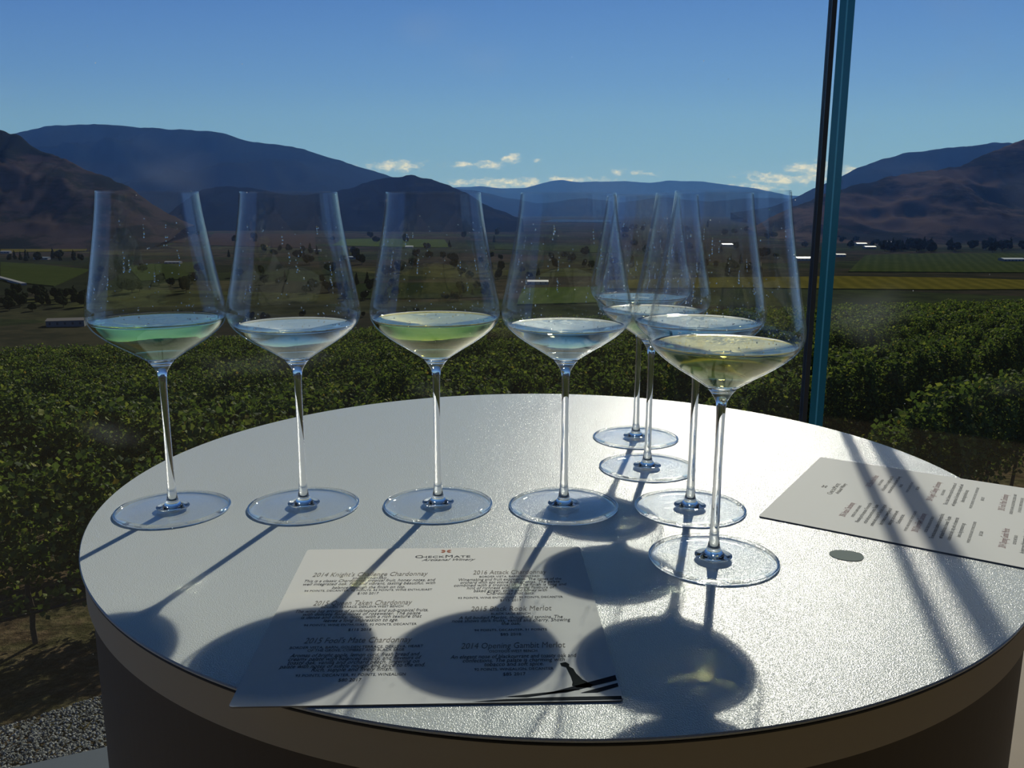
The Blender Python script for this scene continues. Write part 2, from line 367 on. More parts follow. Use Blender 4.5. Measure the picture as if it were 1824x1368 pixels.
for e, (u, dv, vs_) in zip(RH, ((909, .05, (1022, 1029.5, 1034.5, 1039.5, 1044.5, 1049.5, 1054.5, 1059.5, 1067, 1072)), (912, 0, (1087, 1096, 1102.5, 1108, 1113.5, 1125, 1133)), (916, .05, (1153, 1163, 1172, 1179, 1186, 1195, 1204)))):
    fx, ys = rows(u, dv, vs_); entry(K1, fx, ys, *e, M_HEAD)
# chess piece picture in the lower right corner of the card
pc = [(-.0030, 0), (.0036, .0002), (.0046, .0022), (.0026, .0044), (.0002, .0072), (-.0022, .0128), (-.0030, .0168), (-.0048, .0190), (-.0046, .0212), (-.0062, .0232), (-.0090, .0222), (-.0086, .0196), (-.0064, .0184), (-.0058, .0150), (-.0050, .0100), (-.0046, .0050), (-.0052, .0020)]
flat('chess_piece_print', [[(.0720 + x, -.0795 + y) for x, y in pc]], plain('print_black', (.03, .035, .035), .9, 0), K1, label='dark printed chess pawn silhouette')
flat('board_print', [[(.0200, -.0898), (.0885, -.0898), (.0885, -.0870), (.0560, -.0872), (.0360, -.0880)], [(.0350, -.0862), (.0700, -.0805), (.0700, -.0812), (.0450, -.0868)], [(.0520, -.0850), (.0885, -.0690), (.0885, -.0735), (.0640, -.0832)], [(.0700, -.0840), (.0885, -.0760), (.0885, -.0790), (.0780, -.0838)]],
     plain('print_dark', (.035, .04, .045), .9, 0), K1, label='dark printed chessboard streaks')
c0, c1 = at_z(1352, 919, T0), at_z(1462, 813, T0)
up = (c1 - c0).normalized()          # along the short side of the card, away from the camera
lng = Vector((up.y, -up.x, 0))       # along the long side, towards the right
Wd, Ln = (c1 - c0).length, .262
ctr = (c0 + c1) / 2 + lng * Ln / 2
K2 = empty('menu_card', (ctr.x, ctr.y, T0 + .0004), math.atan2(lng.y, lng.x) + PI / 2)
tag(K2, 'white wine list card turned sideways at the right, crossed by two shadow stripes', 'menu card')
card_base(K2, Wd, Ln)
logo(K2, .006, Ln / 2 - .033, .9, dim=True)
def block(e, x, y):
    n = len(e[1]) + len(e[2]); ys = [y, y - .0065] + [y - .0115 - .0050 * i for i in range(n - 1)]; ys += [ys[-1] - .0068, ys[-1] - .0125]
    entry(K2, (lambda _: x), ys, *e, M_ROSE, .78)
for e, x, y in zip((RH[0], RH[1], LH[1], LH[0], RH[2], LH[2]), (-.040, .042, -.040, .042, -.040, .042), (.080, .078, .031, .032, -.022, -.016)): block(e, x, y)
flat('rule_print', [[(.030, -.0600), (.0315, -.0600), (.0318, -.092), (.030, -.092)]], M_INK, K2)

# ------------------------------------------------------------------ wine glasses
outer = spline([(.0026, .0870), (.0030, .1000), (.0050, .1061), (.0098, .1122), (.0186, .1182), (.0284, .1242), (.0369, .1302), (.0431, .1362), (.0463, .1425), (.0467, .1490), (.0454, .1569), (.0424, .1716), (.0398, .1861), (.0373, .2004), (.0350, .2147), (.0331, .2297)], 8)
RH_ = .2297
TW = .0008
def wall(z):
    for (r0, z0), (r1, z1) in zip(outer, outer[1:]):
        if z0 <= z <= z1: return r0 + (r1 - r0) * (z - z0) / (z1 - z0 + 1e-12)
    return outer[-1][0]
ZC = .1128
def normal_offset(i, d):
    a = outer[max(i - 1, 0)]; b = outer[min(i + 1, len(outer) - 1)]
    tx, tz = b[0] - a[0], b[1] - a[1]; L = math.hypot(tx, tz)
    return outer[i][0] - d * tz / L, outer[i][1] + d * tx / L
bi = [i for i in range(len(outer)) if outer[i][1] >= ZC - .0004]
inner = [(r, z) for r, z in (normal_offset(i, TW) for i in bi) if z > ZC + .0004 and r > .002]
def bowl_bm():
    o = [outer[i] for i in bi]; ri = inner[-1][0]
    pr = [(0, ZC - .0003)] + o + [(o[-1][0] - .0002, RH_ + .0003), (o[-1][0] - .0006, RH_ + .0003), (ri, RH_)] + inner[:-1][::-1] + [(.004, ZC + .0005), (0, ZC + .0003)]
    return lathe_bm(pr, 160)
def stem_bm():
    lo = spline([(.0118, .0027), (.0078, .0034), (.0052, .0056), (.0037, .0100), (.0030, .0180), (.0027, .0340), (.0025, .0600), (.0026, .0868)], 6)
    up_ = [p for p in outer if .0872 < p[1] < ZC - .0006]
    return lathe_bm([(0, .0024), (.0075, .0024), (.0117, .0025)] + lo + up_ + [(up_[-1][0] - .0004, ZC - .00045), (up_[-1][0] * .5, ZC - .0005), (0, ZC - .0005)], 64)
def foot_bm(): return lathe_bm([(0, .0002), (.03, .0002), (.0398, .0001), (.0400, .0014), (.034, .0015), (.024, .0019), (.0152, .0025), (0, .0025)], 128)
def rim_bm():
    n = 14; return lathe_bm([(.0402 + .0009 * math.cos(2 * PI * k / n), .0009 + .0008 * math.sin(2 * PI * k / n)) for k in range(n)], 128, closed=True)
def wine_bm(lev):
    g = .00012
    pts = [(r, z) for r, z in (normal_offset(i, TW + g) for i in bi) if r > .0035 and z > ZC + .0009 and z < lev]
    rl = pts[-1][0] + (pts[-1][0] - pts[-2][0]) * .1
    rl = min(rl, wall(lev) - TW - g)
    pr = [(0, ZC + .0006), (.0030, ZC + .0008)] + pts
    for dr, dz in ((.0000, .0004), (.0001, .0010), (.0004, .0008), (.0009, .00045), (.0016, .00018), (.0026, .00003), (.0036, 0), (.0046, 0)): pr.append((rl - dr, lev + dz))
    pr += [(rl * .6, lev), (rl * .3, lev), (0, lev)]
    return lathe_bm(pr, 160)
def drops_bm(seed, lev):
    rnd = random.Random(seed); bm = bmesh.new()
    def blob(a, z, s, ez=1.0):
        r = wall(z) - TW - s * .15; sph = bmesh.ops.create_icosphere(bm, subdivisions=2, radius=1.0)
        ca, sa = math.cos(a), math.sin(a)
        for v in sph['verts']:
            p = v.co; q = (p.x * s * .45, p.y * s, p.z * s * ez)
            v.co = Vector(((r + q[0]) * ca - q[1] * sa, (r + q[0]) * sa + q[1] * ca, z + q[2]))
    for k in range(95):
        blob(rnd.uniform(0, 2 * PI), lev + .004 + (RH_ - lev - .02) * rnd.random() ** 1.3, rnd.uniform(.00022, .00055), rnd.choice((1, 1, 1.6)))
    for k in range(15):                       # short runs of droplets left by the swirled wine
        a = rnd.uniform(0, 2 * PI); z = rnd.uniform(lev + .02, .21)
        for j in range(rnd.randint(2, 5)):
            blob(a + rnd.uniform(-.012, .012), z, rnd.uniform(.00028, .0006), rnd.uniform(1, 3.2)); z -= rnd.uniform(.0014, .0034)
    for k in range(26): blob(rnd.uniform(0, 2 * PI), lev + rnd.uniform(.0015, .006), rnd.uniform(.0003, .0007), 1)
    return bm
me_bowl = me_stem = me_foot = me_rim = None
WINE = {'green': (.78, .92, .52), 'clear': (.95, .97, .84), 'gold': (.95, .88, .36), 'straw': (.96, .94, .70), 'deep': (.94, .84, .36)}
WM_TOP = solid_glass('wine_surface', 1.34)
WM = {k: solid_glass('wine_' + k, 1.34, v) for k, v in WINE.items()}
GL = [((-.2506, .6089), .1411, 'green', 'wine glass of pale greenish wine, leftmost of the front row', 'pale green white wine'),
      ((-.1558, .6175), .1365, 'clear', 'wine glass of nearly clear wine, second from left in the front row', 'nearly clear white wine'),
      ((-.0554, .6205), .1407, 'gold', 'wine glass of golden wine, third from left in the front row, behind the menu logo', 'golden white wine'),
      ((.0390, .6183), .1363, 'clear', 'wine glass of almost colourless wine, fourth from left, just left of the overlapping cluster', 'almost colourless white wine'),
      ((.1202, .8136), .1374, 'straw', 'farthest wine glass on the table, at the back of the right hand line', 'pale straw wine'),
      ((.1165, .7160), .1358, 'straw', 'wine glass second from the back in the right hand line, before the farthest glass', 'pale straw wine'),
      ((.1330, .6147), .1394, 'clear', 'wine glass directly behind the nearest glass, its bowl seen through it', 'pale clear wine'),
      ((.1290, .5201), .1382, 'deep', 'nearest and largest looking wine glass, of deep golden wine, at the front right', 'deep golden white wine')]
for i, ((x, y), lev, wc, lab, wl) in enumerate(GL):
    g = empty('wine_glass', (x, y, T0)); tag(g, lab, 'wine glass', 'tall stemmed tasting glasses on the round table')
    if me_bowl is None:
        b = from_bm('bowl', bowl_bm(), M_BOWL, g, True); s = from_bm('stem', stem_bm(), M_GLASS, g, True); f = from_bm('foot', foot_bm(), M_FOOT, g, False); r = from_bm('foot_rim', rim_bm(), M_GLASS, f, True)
        for p in f.data.polygons: p.use_smooth = abs(p.normal.z) > .5
        me_bowl, me_stem, me_foot, me_rim = b.data, s.data, f.data, r.data
    else:
        link('bowl', me_bowl, parent=g); link('stem', me_stem, parent=g); f = link('foot', me_foot, parent=g); link('foot_rim', me_rim, parent=f)
    wn = from_bm('wine', wine_bm(lev), [WM[wc], WM_TOP], g, True)
    for p in wn.data.polygons:
        if p.center.z > lev - .0002: p.material_index = 1; wn['label'] = wl
    dr = from_bm('wine_droplets', drops_bm(40 + i, lev), M_GLASS, g, True); dr['kind'] = 'stuff'

# ------------------------------------------------------------------ terrain
def sm(a, b, x):
    t = min(max((x - a) / (b - a), 0), 1); return t * t * (3 - 2 * t)
def near_z(x, y): return CAM_Z - 4.6 - .105 * (y - 9) + .04 * x
def ground(x, y):
    r = math.hypot(x, y); n = near_z(x, y)
    if r < 78: return n
    far = CAM_Z - 100 + 5 * noise.noise(Vector((x * .0016, y * .0016, 3))) + 2.0 * noise.noise(Vector((x * .006, y * .006, 7)))
    k = sm(78, 480, r); edge = near_z(x * 78 / r, y * 78 / r) - (r - 78) * .13
    return edge * (1 - k) + far * k
def gp(u, v):
    d = ray(u, v); t = 2.0
    while t < 30000:
        p = d * t
        if CAM_Z + p.z < ground(p.x, p.y): break
        t *= 1.006
    return Vector((p.x, p.y, ground(p.x, p.y)))
rings = [1.2 * (22000 / 1.2) ** (k / 250) for k in range(251)]
NA = 190; vs, fs = [], []
for r in rings:
    for j in range(NA + 1):
        a = math.radians(-85 + 170 * j / NA); x, y = r * math.sin(a), r * math.cos(a)
        z = ground(x, y) + (.05 * noise.noise(Vector((x * .9, y * .9, 0))) if r < 80 else 0)
        vs.append((x, y, z))
for i in range(250):
    for j in range(NA):
        a = i * (NA + 1) + j; fs.append((a, a + NA + 1, a + NA + 2, a + 1))
def f_ground(nt, o):
    g = nt.n('ShaderNodeNewGeometry').outputs['Position']
    n1 = nt.noise(g, .9, 6, .7); n2 = nt.noise(g, 5.5, 5, .75)
    near = nt.mix(nt.maprange(n1, .42, .60), (.085, .058, .034), (.055, .062, .022))
    near = nt.mix(nt.maprange(n2, .40, .66), nt.mix(.6, near, (.025, .020, .012)), nt.mix(.35, near, (.20, .15, .09)))
    mp = nt.n('ShaderNodeMapping'); mp.inputs['Scale'].default_value = (.0035, .0065, 0); mp.inputs['Rotation'].default_value = (0, 0, .3); nt.l(g, mp.inputs[0])
    vo = nt.n('ShaderNodeTexVoronoi'); vo.inputs['Scale'].default_value = 1.0; nt.l(mp.outputs[0], vo.inputs[0])
    sc = nt.n('ShaderNodeSeparateColor'); nt.l(vo.outputs['Color'], sc.inputs[0])
    far = nt.ramp(sc.outputs[0], [(0, (.026, .028, .020)), (.3, (.050, .040, .031)), (.5, (.040, .055, .022)), (.72, (.020, .026, .017)), (.9, (.062, .050, .038)), (1, (.065, .075, .025))])
    far = nt.mix(nt.maprange(nt.noise(g, .02, 5, .7), .35, .65, 0, .75), far, (.014, .018, .015))
    ln = nt.n('ShaderNodeVectorMath', operation='LENGTH'); nt.l(g, ln.inputs[0])
    col = nt.mix(nt.maprange(ln.outputs['Value'], 85, 160), near, far)
    D(nt, o, col, bump(nt, n2, .8, .12))
gr = from_py('ground', vs, fs, new_mat('valley_ground', f_ground), smooth=True); tag(gr, 'sloping vineyard ground and wide valley floor below the terrace', kind='structure')

# gravel strip along the foot of the building
ga, gb = gp(0, 1314), gp(165, 1258); gd = (gb - ga); gd.z = 0; gd.normalize(); gn = Vector((-gd.y, gd.x, 0))
rnd = random.Random(5)
gbm = bmesh.new()
ico = [Vector(v) for v in ((0, 0, 1), (.9, 0, .25), (.28, .85, .25), (-.73, .53, .25), (-.73, -.53, .25), (.28, -.85, .25), (0, 0, -.6))]
gvs, gfs = [], []
for k in range(13000):
    s_, t_ = rnd.uniform(-1.2, 2.1), -rnd.random() * 2.2
    p = ga + gd * s_ + gn * t_; z = near_z(p.x, p.y)
    sz = rnd.uniform(.011, .024); rz = rnd.uniform(0, 6.28); c, s = math.cos(rz), math.sin(rz); sq = [rnd.uniform(.6, 1.3) for _ in range(3)]; tl = rnd.uniform(-.6, .6)
    b = len(gvs)
    for q in ico:
        x, y, zz = q.x * sq[0], q.y * sq[1], q.z * sq[2] * .8 + q.x * tl; gvs.append((p.x + sz * (x * c - y * s), p.y + sz * (x * s + y * c), z + .045 + sz * zz))
    for j in range(5): gfs.append((b, b + 1 + j, b + 1 + (j + 1) % 5)); gfs.append((b + 6, b + 1 + (j + 1) % 5, b + 1 + j))
def f_gravel(nt, o):
    g = nt.n('ShaderNodeNewGeometry')
    P(nt, o, nt.ramp(g.outputs['Random Per Island'], [(0, (.05, .055, .05)), (.5, (.14, .15, .135)), (.9, (.26, .27, .25)), (1, (.36, .37, .35))]), .8, .3)
gv = from_py('gravel', gvs, gfs, new_mat('gravel_stone', f_gravel)); tag(gv, 'strip of grey crushed gravel below the terrace at lower left', 'gravel', kind='stuff')

# ------------------------------------------------------------------ grapevines
def f_leaf(nt, o):
    g = nt.n('ShaderNodeNewGeometry'); oi = nt.n('ShaderNodeObjectInfo')
    col = nt.ramp(g.outputs['Random Per Island'], [(0, (.022, .046, .009)), (.5, (.050, .088, .015)), (.80, (.150, .190, .028)), (.97, (.28, .28, .04)), (1, (.28, .15, .02))])
    d = nt.n('ShaderNodeBsdfDiffuse'); t = nt.n('ShaderNodeBsdfTranslucent'); gl = nt.n('ShaderNodeBsdfGlossy'); gl.inputs['Roughness'].default_value = .6
    nt.l(col, d.inputs[0]); nt.l(nt.mix(.4, col, (.13, .19, .02)), t.inputs[0])
    a = nt.n('ShaderNodeMixShader'); a.inputs[0].default_value = .42; nt.l(d.outputs[0], a.inputs[1]); nt.l(t.outputs[0], a.inputs[2])
    b = nt.n('ShaderNodeMixShader'); b.inputs[0].default_value = .018; nt.l(a.outputs[0], b.inputs[1]); nt.l(gl.outputs[0], b.inputs[2]); nt.l(b.outputs[0], o.inputs[0])
M_LEAF = new_mat('vine_leaf', f_leaf)
M_BARK = new_mat('vine_bark', lambda nt, o: P(nt, o, nt.mix(nt.noise(nt.n('ShaderNodeTexCoord').outputs['Object'], 30, 3), (.035, .025, .017), (.09, .07, .05)), .9, .1))
def leaves(rnd, n, size, vs, fs, off=Vector((0, 0, 0)), rot=0.0, k=1.0):
    cr, sr = math.cos(rot), math.sin(rot)
    for _ in range(n):
        u = rnd.uniform(-.78, .78)
        bulge = .30 + .12 * math.sin(u * 6 + rnd.random())
        ang = rnd.uniform(0, 2 * PI); rad = rnd.random() ** .35
        px, pz = math.cos(ang) * bulge * rad, 1.32 + math.sin(ang) * .58 * rad + (.12 * math.sin(u * 5.3) if math.sin(ang) > 0 else 0)
        if rnd.random() < .09: pz = 1.8 + rnd.random() * .35; px *= .5
        if rnd.random() < .10: pz = .40 + rnd.random() * .5
        p = Vector((px, u, pz)) * k
        nrm_ = Vector((px * 1.2 + rnd.uniform(-.8, .8), rnd.uniform(-.8, .8), rnd.uniform(-.1, 1.1))).normalized()
        a = nrm_.orthogonal().normalized(); b = nrm_.cross(a); th = rnd.uniform(0, 6.28)
        a, b = a * math.cos(th) + b * math.sin(th), b * math.cos(th) - a * math.sin(th)
        s = size * rnd.uniform(.7, 1.25); i0 = len(vs)
        for q in (p - a * s * .5, p + b * s * .48 - nrm_ * s * .12, p + a * s * .55 - nrm_ * s * .1, p - b * s * .48 - nrm_ * s * .12):
            vs.append((off.x + q.x * cr - q.y * sr, off.y + q.x * sr + q.y * cr, off.z + q.z))
        fs.append((i0, i0 + 1, i0 + 2)); fs.append((i0, i0 + 2, i0 + 3))
def trunk_geo(rnd, bm=None):
    bm = bm or bmesh.new(); x = y = 0
    pts = [(0, 0, -.05)]
    for k in range(4): x += rnd.uniform(-.03, .03); y += rnd.uniform(-.03, .03); pts.append((x, y, .2 * (k + 1)))
    for p, q in zip(pts, pts[1:]): tube_bm(p, q, .030 - .003 * p[2], 7, bm)
    for s in (-1, 1): tube_bm(pts[-1], (pts[-1][0], s * .6, .88), .016, 6, bm)
    return bm
ROW = Vector((math.sin(math.radians(47)), math.cos(math.radians(47)), 0)); PER = Vector((-ROW.y, ROW.x, 0))
base = gp(75, 1152); base.z = 0
spots = []
rnd = random.Random(11)
for k in range(-16, 34):
    for j in range(-70, 110):
        p = base + PER * (2.7 * k) + ROW * (1.25 * j + .4 * (k % 3))
        r = math.hypot(p.x, p.y)
        if p.y < base.y - .05 + .22 * (p.x - base.x) + (0 if p.x < -5 else 0): continue
        if p.y < 7 or r > 84 or abs(p.x / p.y) > .74: continue
        far_lim = 62 + max(p.x, -30) * .45
        if r > far_lim: continue
        spots.append((r, p + Vector((rnd.uniform(-.06, .06), rnd.uniform(-.06, .06), 0)), k))
spots.sort(key=lambda t: t[0])
fol, trk = [], []
for v in range(6):
    rn = random.Random(100 + v); a, b = [], []; leaves(rn, 2500, .080, a, b); me = bpy.data.meshes.new('foliage'); me.from_pydata(a, [], b); me.materials.append(M_LEAF); fol.append(me)
    bm = trunk_geo(rn); bmesh.ops.recalc_face_normals(bm, faces=bm.faces); me = bpy.data.meshes.new('trunk'); bm.to_mesh(me); bm.free(); me.materials.append(M_BARK); trk.append(me)
rz = math.atan2(ROW.y, ROW.x) - PI / 2
VG = 'leafy grapevines in rows on the slope below the terrace'
krows = sorted({k for _, _, k in spots[:300]})
NTH = ['first', 'second', 'third', 'fourth', 'fifth', 'sixth', 'seventh', 'eighth', 'ninth', 'tenth', 'eleventh', 'twelfth', 'thirteenth', 'fourteenth', 'fifteenth', 'sixteenth', 'seventeenth', 'eighteenth', 'nineteenth', 'twentieth']
for i, (r, p, kk) in enumerate(spots[:300]):
    e = empty('grapevine', (p.x, p.y, near_z(p.x, p.y)), rz + (PI if rnd.random() < .5 else 0)); s = rnd.uniform(.92, 1.10); e.scale = (s, s, s * rnd.uniform(.93, 1.06))
    q = p.x / p.y; side = 'left of the table' if q < -.36 else 'behind the left front glasses' if q < -.05 else 'behind the middle glasses' if q < .22 else 'behind the right glasses' if q < .36 else 'right of the teal glass edge'
    n = krows.index(kk); row = NTH[n] + ' diagonal row counted from the right'
    if n >= len(NTH): row = 'one of the leftmost diagonal rows'
    tag(e, 'leafy grapevine %s, %s' % (side, row), 'grapevine', 'grapevines %s, %s' % (side, row))
    link('foliage', fol[i % 6], parent=e); link('trunk', trk[(i * 5 + 1) % 6], parent=e)
a, b = [], []
for i, (r, p, kk) in enumerate(spots[300:]):
    leaves(rnd, 620, .145, a, b, Vector((p.x, p.y, near_z(p.x, p.y))), rz, rnd.uniform(.92, 1.08))
fv = from_py('distant_grapevines', a, b, M_LEAF); tag(fv, 'dense mass of vine rows farther down the slope', 'vineyard', kind='stuff')
for k, off in ((0, -.12),):
    bm = bmesh.new(); q = base + PER * off
    pts = [q + ROW * t for t in [x * 1.25 for x in range(-6, 12)]]
    pts = [Vector((p.x, p.y, near_z(p.x, p.y) + .42 + .02 * math.sin(i * 2.1))) for i, p in enumerate(pts)]
    for p0, p1 in zip(pts, pts[1:]): tube_bm(p0, p1, .018, 8, bm)
    tag(from_bm('irrigation_hose', bm, plain('black_hose', (.012, .012, .012), .5), smooth=True), 'black drip irrigation hose strung under the nearest vine row', 'hose')

# ------------------------------------------------------------------ valley: fields, lake, road, trees, houses
def crop_mat(name, c1, c2, ang, sc):
    def f(nt, o):
        g = nt.n('ShaderNodeNewGeometry').outputs['Position']
        mp = nt.n('ShaderNodeMapping'); mp.inputs['Rotation'].default_value = (0, 0, ang); nt.l(g, mp.inputs[0])
        wv = nt.n('ShaderNodeTexWave'); wv.inputs['Scale'].default_value = sc; wv.inputs['Distortion'].default_value = 1.5; nt.l(mp.outputs[0], wv.inputs[0])
        k = nt.math('ADD', nt.math('MULTIPLY', wv.outputs['Fac'], .22), nt.math('MULTIPLY', nt.noise(g, .03, 5, .7), .7))
        D(nt, o, nt.mix(nt.maprange(k, .3, .8), c1, c2))
    return new_mat(name, f)
CR = {'green': crop_mat('green_crop', (.030, .044, .016), (.046, .062, .022), .4, .02), 'yellow': crop_mat('yellow_crop', (.075, .068, .014), (.125, .108, .020), .2, .015),
      'dark': crop_mat('dark_crop', (.013, .022, .010), (.026, .036, .014), .8, .02), 'brown': crop_mat('dry_grass', (.040, .030, .024), (.075, .055, .042), 1.1, .015), 'lime': crop_mat('lime_crop', (.050, .075, .018), (.075, .105, .024), .2, .02)}
FIELDS = [((0, 455), (150, 452), (165, 440), (60, 437), (0, 440), 'yellow', 'narrow bright yellow crop field under the left hill'), ((0, 505), (95, 515), (160, 485), (0, 472), 'green', 'green field at far left crossed by a pale road'),
          ((250, 505), (350, 500), (355, 470), (225, 478), 'green', 'green field seen through the leftmost wine glass'), ((590, 440), (800, 442), (790, 428), (610, 428), 'lime', 'thin bright green field between the second and third glasses'),
          ((920, 545), (1080, 540), (1075, 512), (930, 515), 'lime', 'bright green field seen through the fourth glass'), ((1080, 515), (1824, 512), (1900, 497), (1480, 490), (1080, 500), 'yellow', 'long yellow green field behind the right hand vineyard'),
          ((1510, 482), (1850, 482), (1850, 448), (1540, 452), 'green', 'broad dull green field right of the teal glass edge'), ((400, 405), (700, 402), (690, 392), (400, 394), 'green', 'far green field below the middle hill'),
          ((880, 445), (1100, 450), (1090, 438), (880, 436), 'green', 'green field strip left of the white farm building'), ((360, 440), (560, 445), (560, 420), (380, 418), 'brown', 'dry brown field seen through the second glass'),
          ((0, 432), (330, 436), (330, 412), (0, 408), 'brown', 'dry brown flat below the left hill'), ((600, 535), (880, 530), (860, 505), (640, 508), 'dark', 'dark green orchard block seen through the third glass')]
for fd in FIELDS:
    pts = [gp(u, v) for u, v in fd[:-2]]
    # densify the outline so the crop follows the ground
    poly = []
    for p, q in zip(pts, pts[1:] + pts[:1]):
        for k in range(6): poly.append(p.lerp(q, k / 6))
    bm = prism_bm(poly, lambda x, y: ground(x, y) - 3, lambda x, y: ground(x, y) + 1.2); bmesh.ops.triangulate(bm, faces=[f for f in bm.faces if len(f.verts) > 4])
    tag(from_bm('field', bm, CR[fd[-2]]), fd[-1], 'field', kind='structure')
lk = [gp(u, v) for u, v in ((965, 396), (1105, 397), (1090, 392.5), (985, 392.5))]
M_WATER = new_mat('lake_water', lambda nt, o: P(nt, o, (.03, .06, .09), .06, .5))
tag(from_bm('lake', prism_bm([tuple(p) for p in lk], min(p.z for p in lk) - 5, max(p.z for p in lk) + 4), M_WATER), 'thin pale line of lake water far down the valley', 'lake', kind='structure')
ra, rb = gp(-30, 494), gp(42, 513)
M_ROAD = plain('pale_road', (.20, .20, .20), .8)
rd = (rb - ra).normalized(); rn = Vector((-rd.y, rd.x, 0)) * 3.2
tag(from_bm('road', prism_bm([ra + rn, ra - rn, ra.lerp(rb, .5) - rn, rb - rn, rb + rn, ra.lerp(rb, .5) + rn], lambda x, y: ground(x, y) - 1, lambda x, y: ground(x, y) + 2.8), M_ROAD), 'pale farm road running into the green field at far left', 'road', kind='structure')

M_CROWN = new_mat('tree_leaf', lambda nt, o: D(nt, o, nt.mix(nt.noise(nt.n('ShaderNodeTexCoord').outputs['Object'], 1.2, 5, .7), (.006, .011, .006), (.022, .032, .014))))
TR = []
for v in range(4):
    rn_ = random.Random(300 + v); bm = bmesh.new(); conif = v == 3
    for k in range(11):
        n0 = len(bm.verts)
        if conif: c = Vector((rn_.uniform(-.5, .5), rn_.uniform(-.5, .5), 2 + k * 1.0)); rr = 2.6 - k * .21
        else: c = Vector((rn_.uniform(-3, 3), rn_.uniform(-3, 3), rn_.uniform(4, 8.5))); rr = rn_.uniform(1.8, 3.2)
        sph = bmesh.ops.create_icosphere(bm, subdivisions=2, radius=rr)
        for w in sph['verts']: w.co = c + w.co * (1 + .35 * noise.noise(w.co * .9 + c))
    me = bpy.data.meshes.new('crown'); bm.to_mesh(me); bm.free(); me.materials.append(M_CROWN)
    bm = tube_bm((0, 0, -1), (0, 0, 4.5), .35, 8); m2 = bpy.data.meshes.new('trunk'); bm.to_mesh(m2); bm.free(); m2.materials.append(M_BARK); TR.append((me, m2))
rnd = random.Random(21)
taken = []
def trees(n, u0, u1, v0, v1, lab, grp, s0=.8, s1=1.3):
    for _ in range(n):
        for tr_ in range(40):
            p = gp(rnd.uniform(u0, u1), rnd.uniform(v0, v1)); k = rnd.choice((0, 0, 1, 1, 2, 3)); s = rnd.uniform(s0, s1); rr = (3.2 if k == 3 else 6.4) * s
            if all((p - q).length > rr + r2 for q, r2 in taken): break
        else: continue
        taken.append((p, rr)); a, b = TR[k]
        e = empty('tree', tuple(p), rnd.uniform(0, 6.28)); e.scale = (s, s, s * rnd.uniform(.9, 1.2))
        pre = 'pointed ' if k == 3 else ('low broad ' if s < s0 + (s1 - s0) * .35 else ('tall rounded ' if s > s0 + (s1 - s0) * .7 else 'rounded '))
        tag(e, pre + lab, 'tree', pre + 'trees of the ' + grp)
        link('crown', a, parent=e); link('trunk', b, parent=e)
trees(14, 70, 160, 535, 552, 'dark tree in the clump above the farmhouse at far left', 'clump at far left', .9, 1.5)
trees(9, 0, 70, 525, 560, 'dark tree at the far left edge, left of the farmhouse clump', 'trees at left edge')
trees(14, 0, 150, 463, 470, 'small dark tree in the belt under the yellow field', 'belt at left', 1.0, 1.6)
trees(16, 400, 660, 450, 478, 'dark valley tree seen through or beside the second glass', 'trees behind the second glass', 1.0, 1.8)
trees(18, 660, 900, 440, 500, 'dark valley tree seen through the third glass', 'trees behind the third glass', 1.0, 1.8)
trees(18, 880, 1120, 455, 500, 'dark valley tree seen through the fourth glass', 'trees behind the fourth glass', 1.0, 1.8)
trees(26, 1120, 1460, 425, 490, 'dark valley tree among the buildings seen through the right hand glasses', 'trees behind the right glasses', 1.0, 1.8)
trees(30, 1572, 1660, 440, 446, 'tree in the dense dark block right of the teal glass edge', 'dense dark block of trees', 1.6, 2.4)
trees(22, 1690, 1824, 436, 446, 'dark tree in the row at the far right under the brown hill', 'row at far right', 1.4, 2.2)
trees(12, 1480, 1570, 425, 440, 'dark tree beside the small white houses right of the teal edge', 'trees beside white houses', 1.2, 1.8)
trees(24, 200, 900, 560, 585, 'dark scrubby tree just beyond the end of the vineyard', 'scrub beyond the vineyard', .35, .7)
trees(20, 330, 900, 402, 440, 'distant dark tree on the valley floor under the middle hills', 'far valley trees', 1.2, 2.2)

trees(26, 150, 640, 484, 530, 'dark valley tree behind the two leftmost glasses', 'trees behind the leftmost glasses', .9, 1.6)
trees(22, 560, 900, 505, 548, 'dark valley tree low behind the third glass', 'low trees behind the third glass', .7, 1.3)
trees(26, 1090, 1440, 402, 424, 'far dark valley tree under the right hand ridge', 'far trees under the right ridge', 1.6, 2.6)

M_WALLH = plain('house_wall', (.22, .22, .22), .8); M_WIN = plain('house_window', (.03, .035, .045), .3)
def house(u, v, w, d, h, roof, lab, rot=.2, wallm=None):
    p = gp(u, v); e = empty('farm_building', tuple(p), rot); tag(e, lab, 'building')
    from_bm('walls', box_bm(-w / 2, w / 2, -d / 2, d / 2, -2, h), wallm or M_WALLH, e)
    bm = bmesh.new(); rh = h + d * .09; o = .5
    v_ = [bm.verts.new(q) for q in ((-w / 2 - o, -d / 2 - o, h - .1), (w / 2 + o, -d / 2 - o, h - .1), (w / 2 + o, d / 2 + o, h - .1), (-w / 2 - o, d / 2 + o, h - .1), (-w / 2 - o, 0, rh), (w / 2 + o, 0, rh))]
    for f in ((0, 1, 5, 4), (2, 3, 4, 5), (0, 4, 3), (1, 2, 5), (0, 3, 2, 1)): bm.faces.new([v_[i] for i in f])
    from_bm('roof', bm, roof, e)
    n = max(2, int(w / 6))
    for k in range(n):
        x = -w / 2 + w * (k + .5) / n; from_bm('window', box_bm(x - .8, x + .8, -d / 2 - .12, -d / 2 + .05, h * .35, h * .75), M_WIN, e)
RW = new_mat('pale_metal_roof', lambda nt, o: P(nt, o, (.85, .84, .80), .42, .8, .5)); RG = plain('grey_roof', (.30, .30, .32), .5); RB = plain('blue_grey_roof', (.22, .28, .33), .5); RD = plain('brown_roof', (.11, .10, .09), .8)
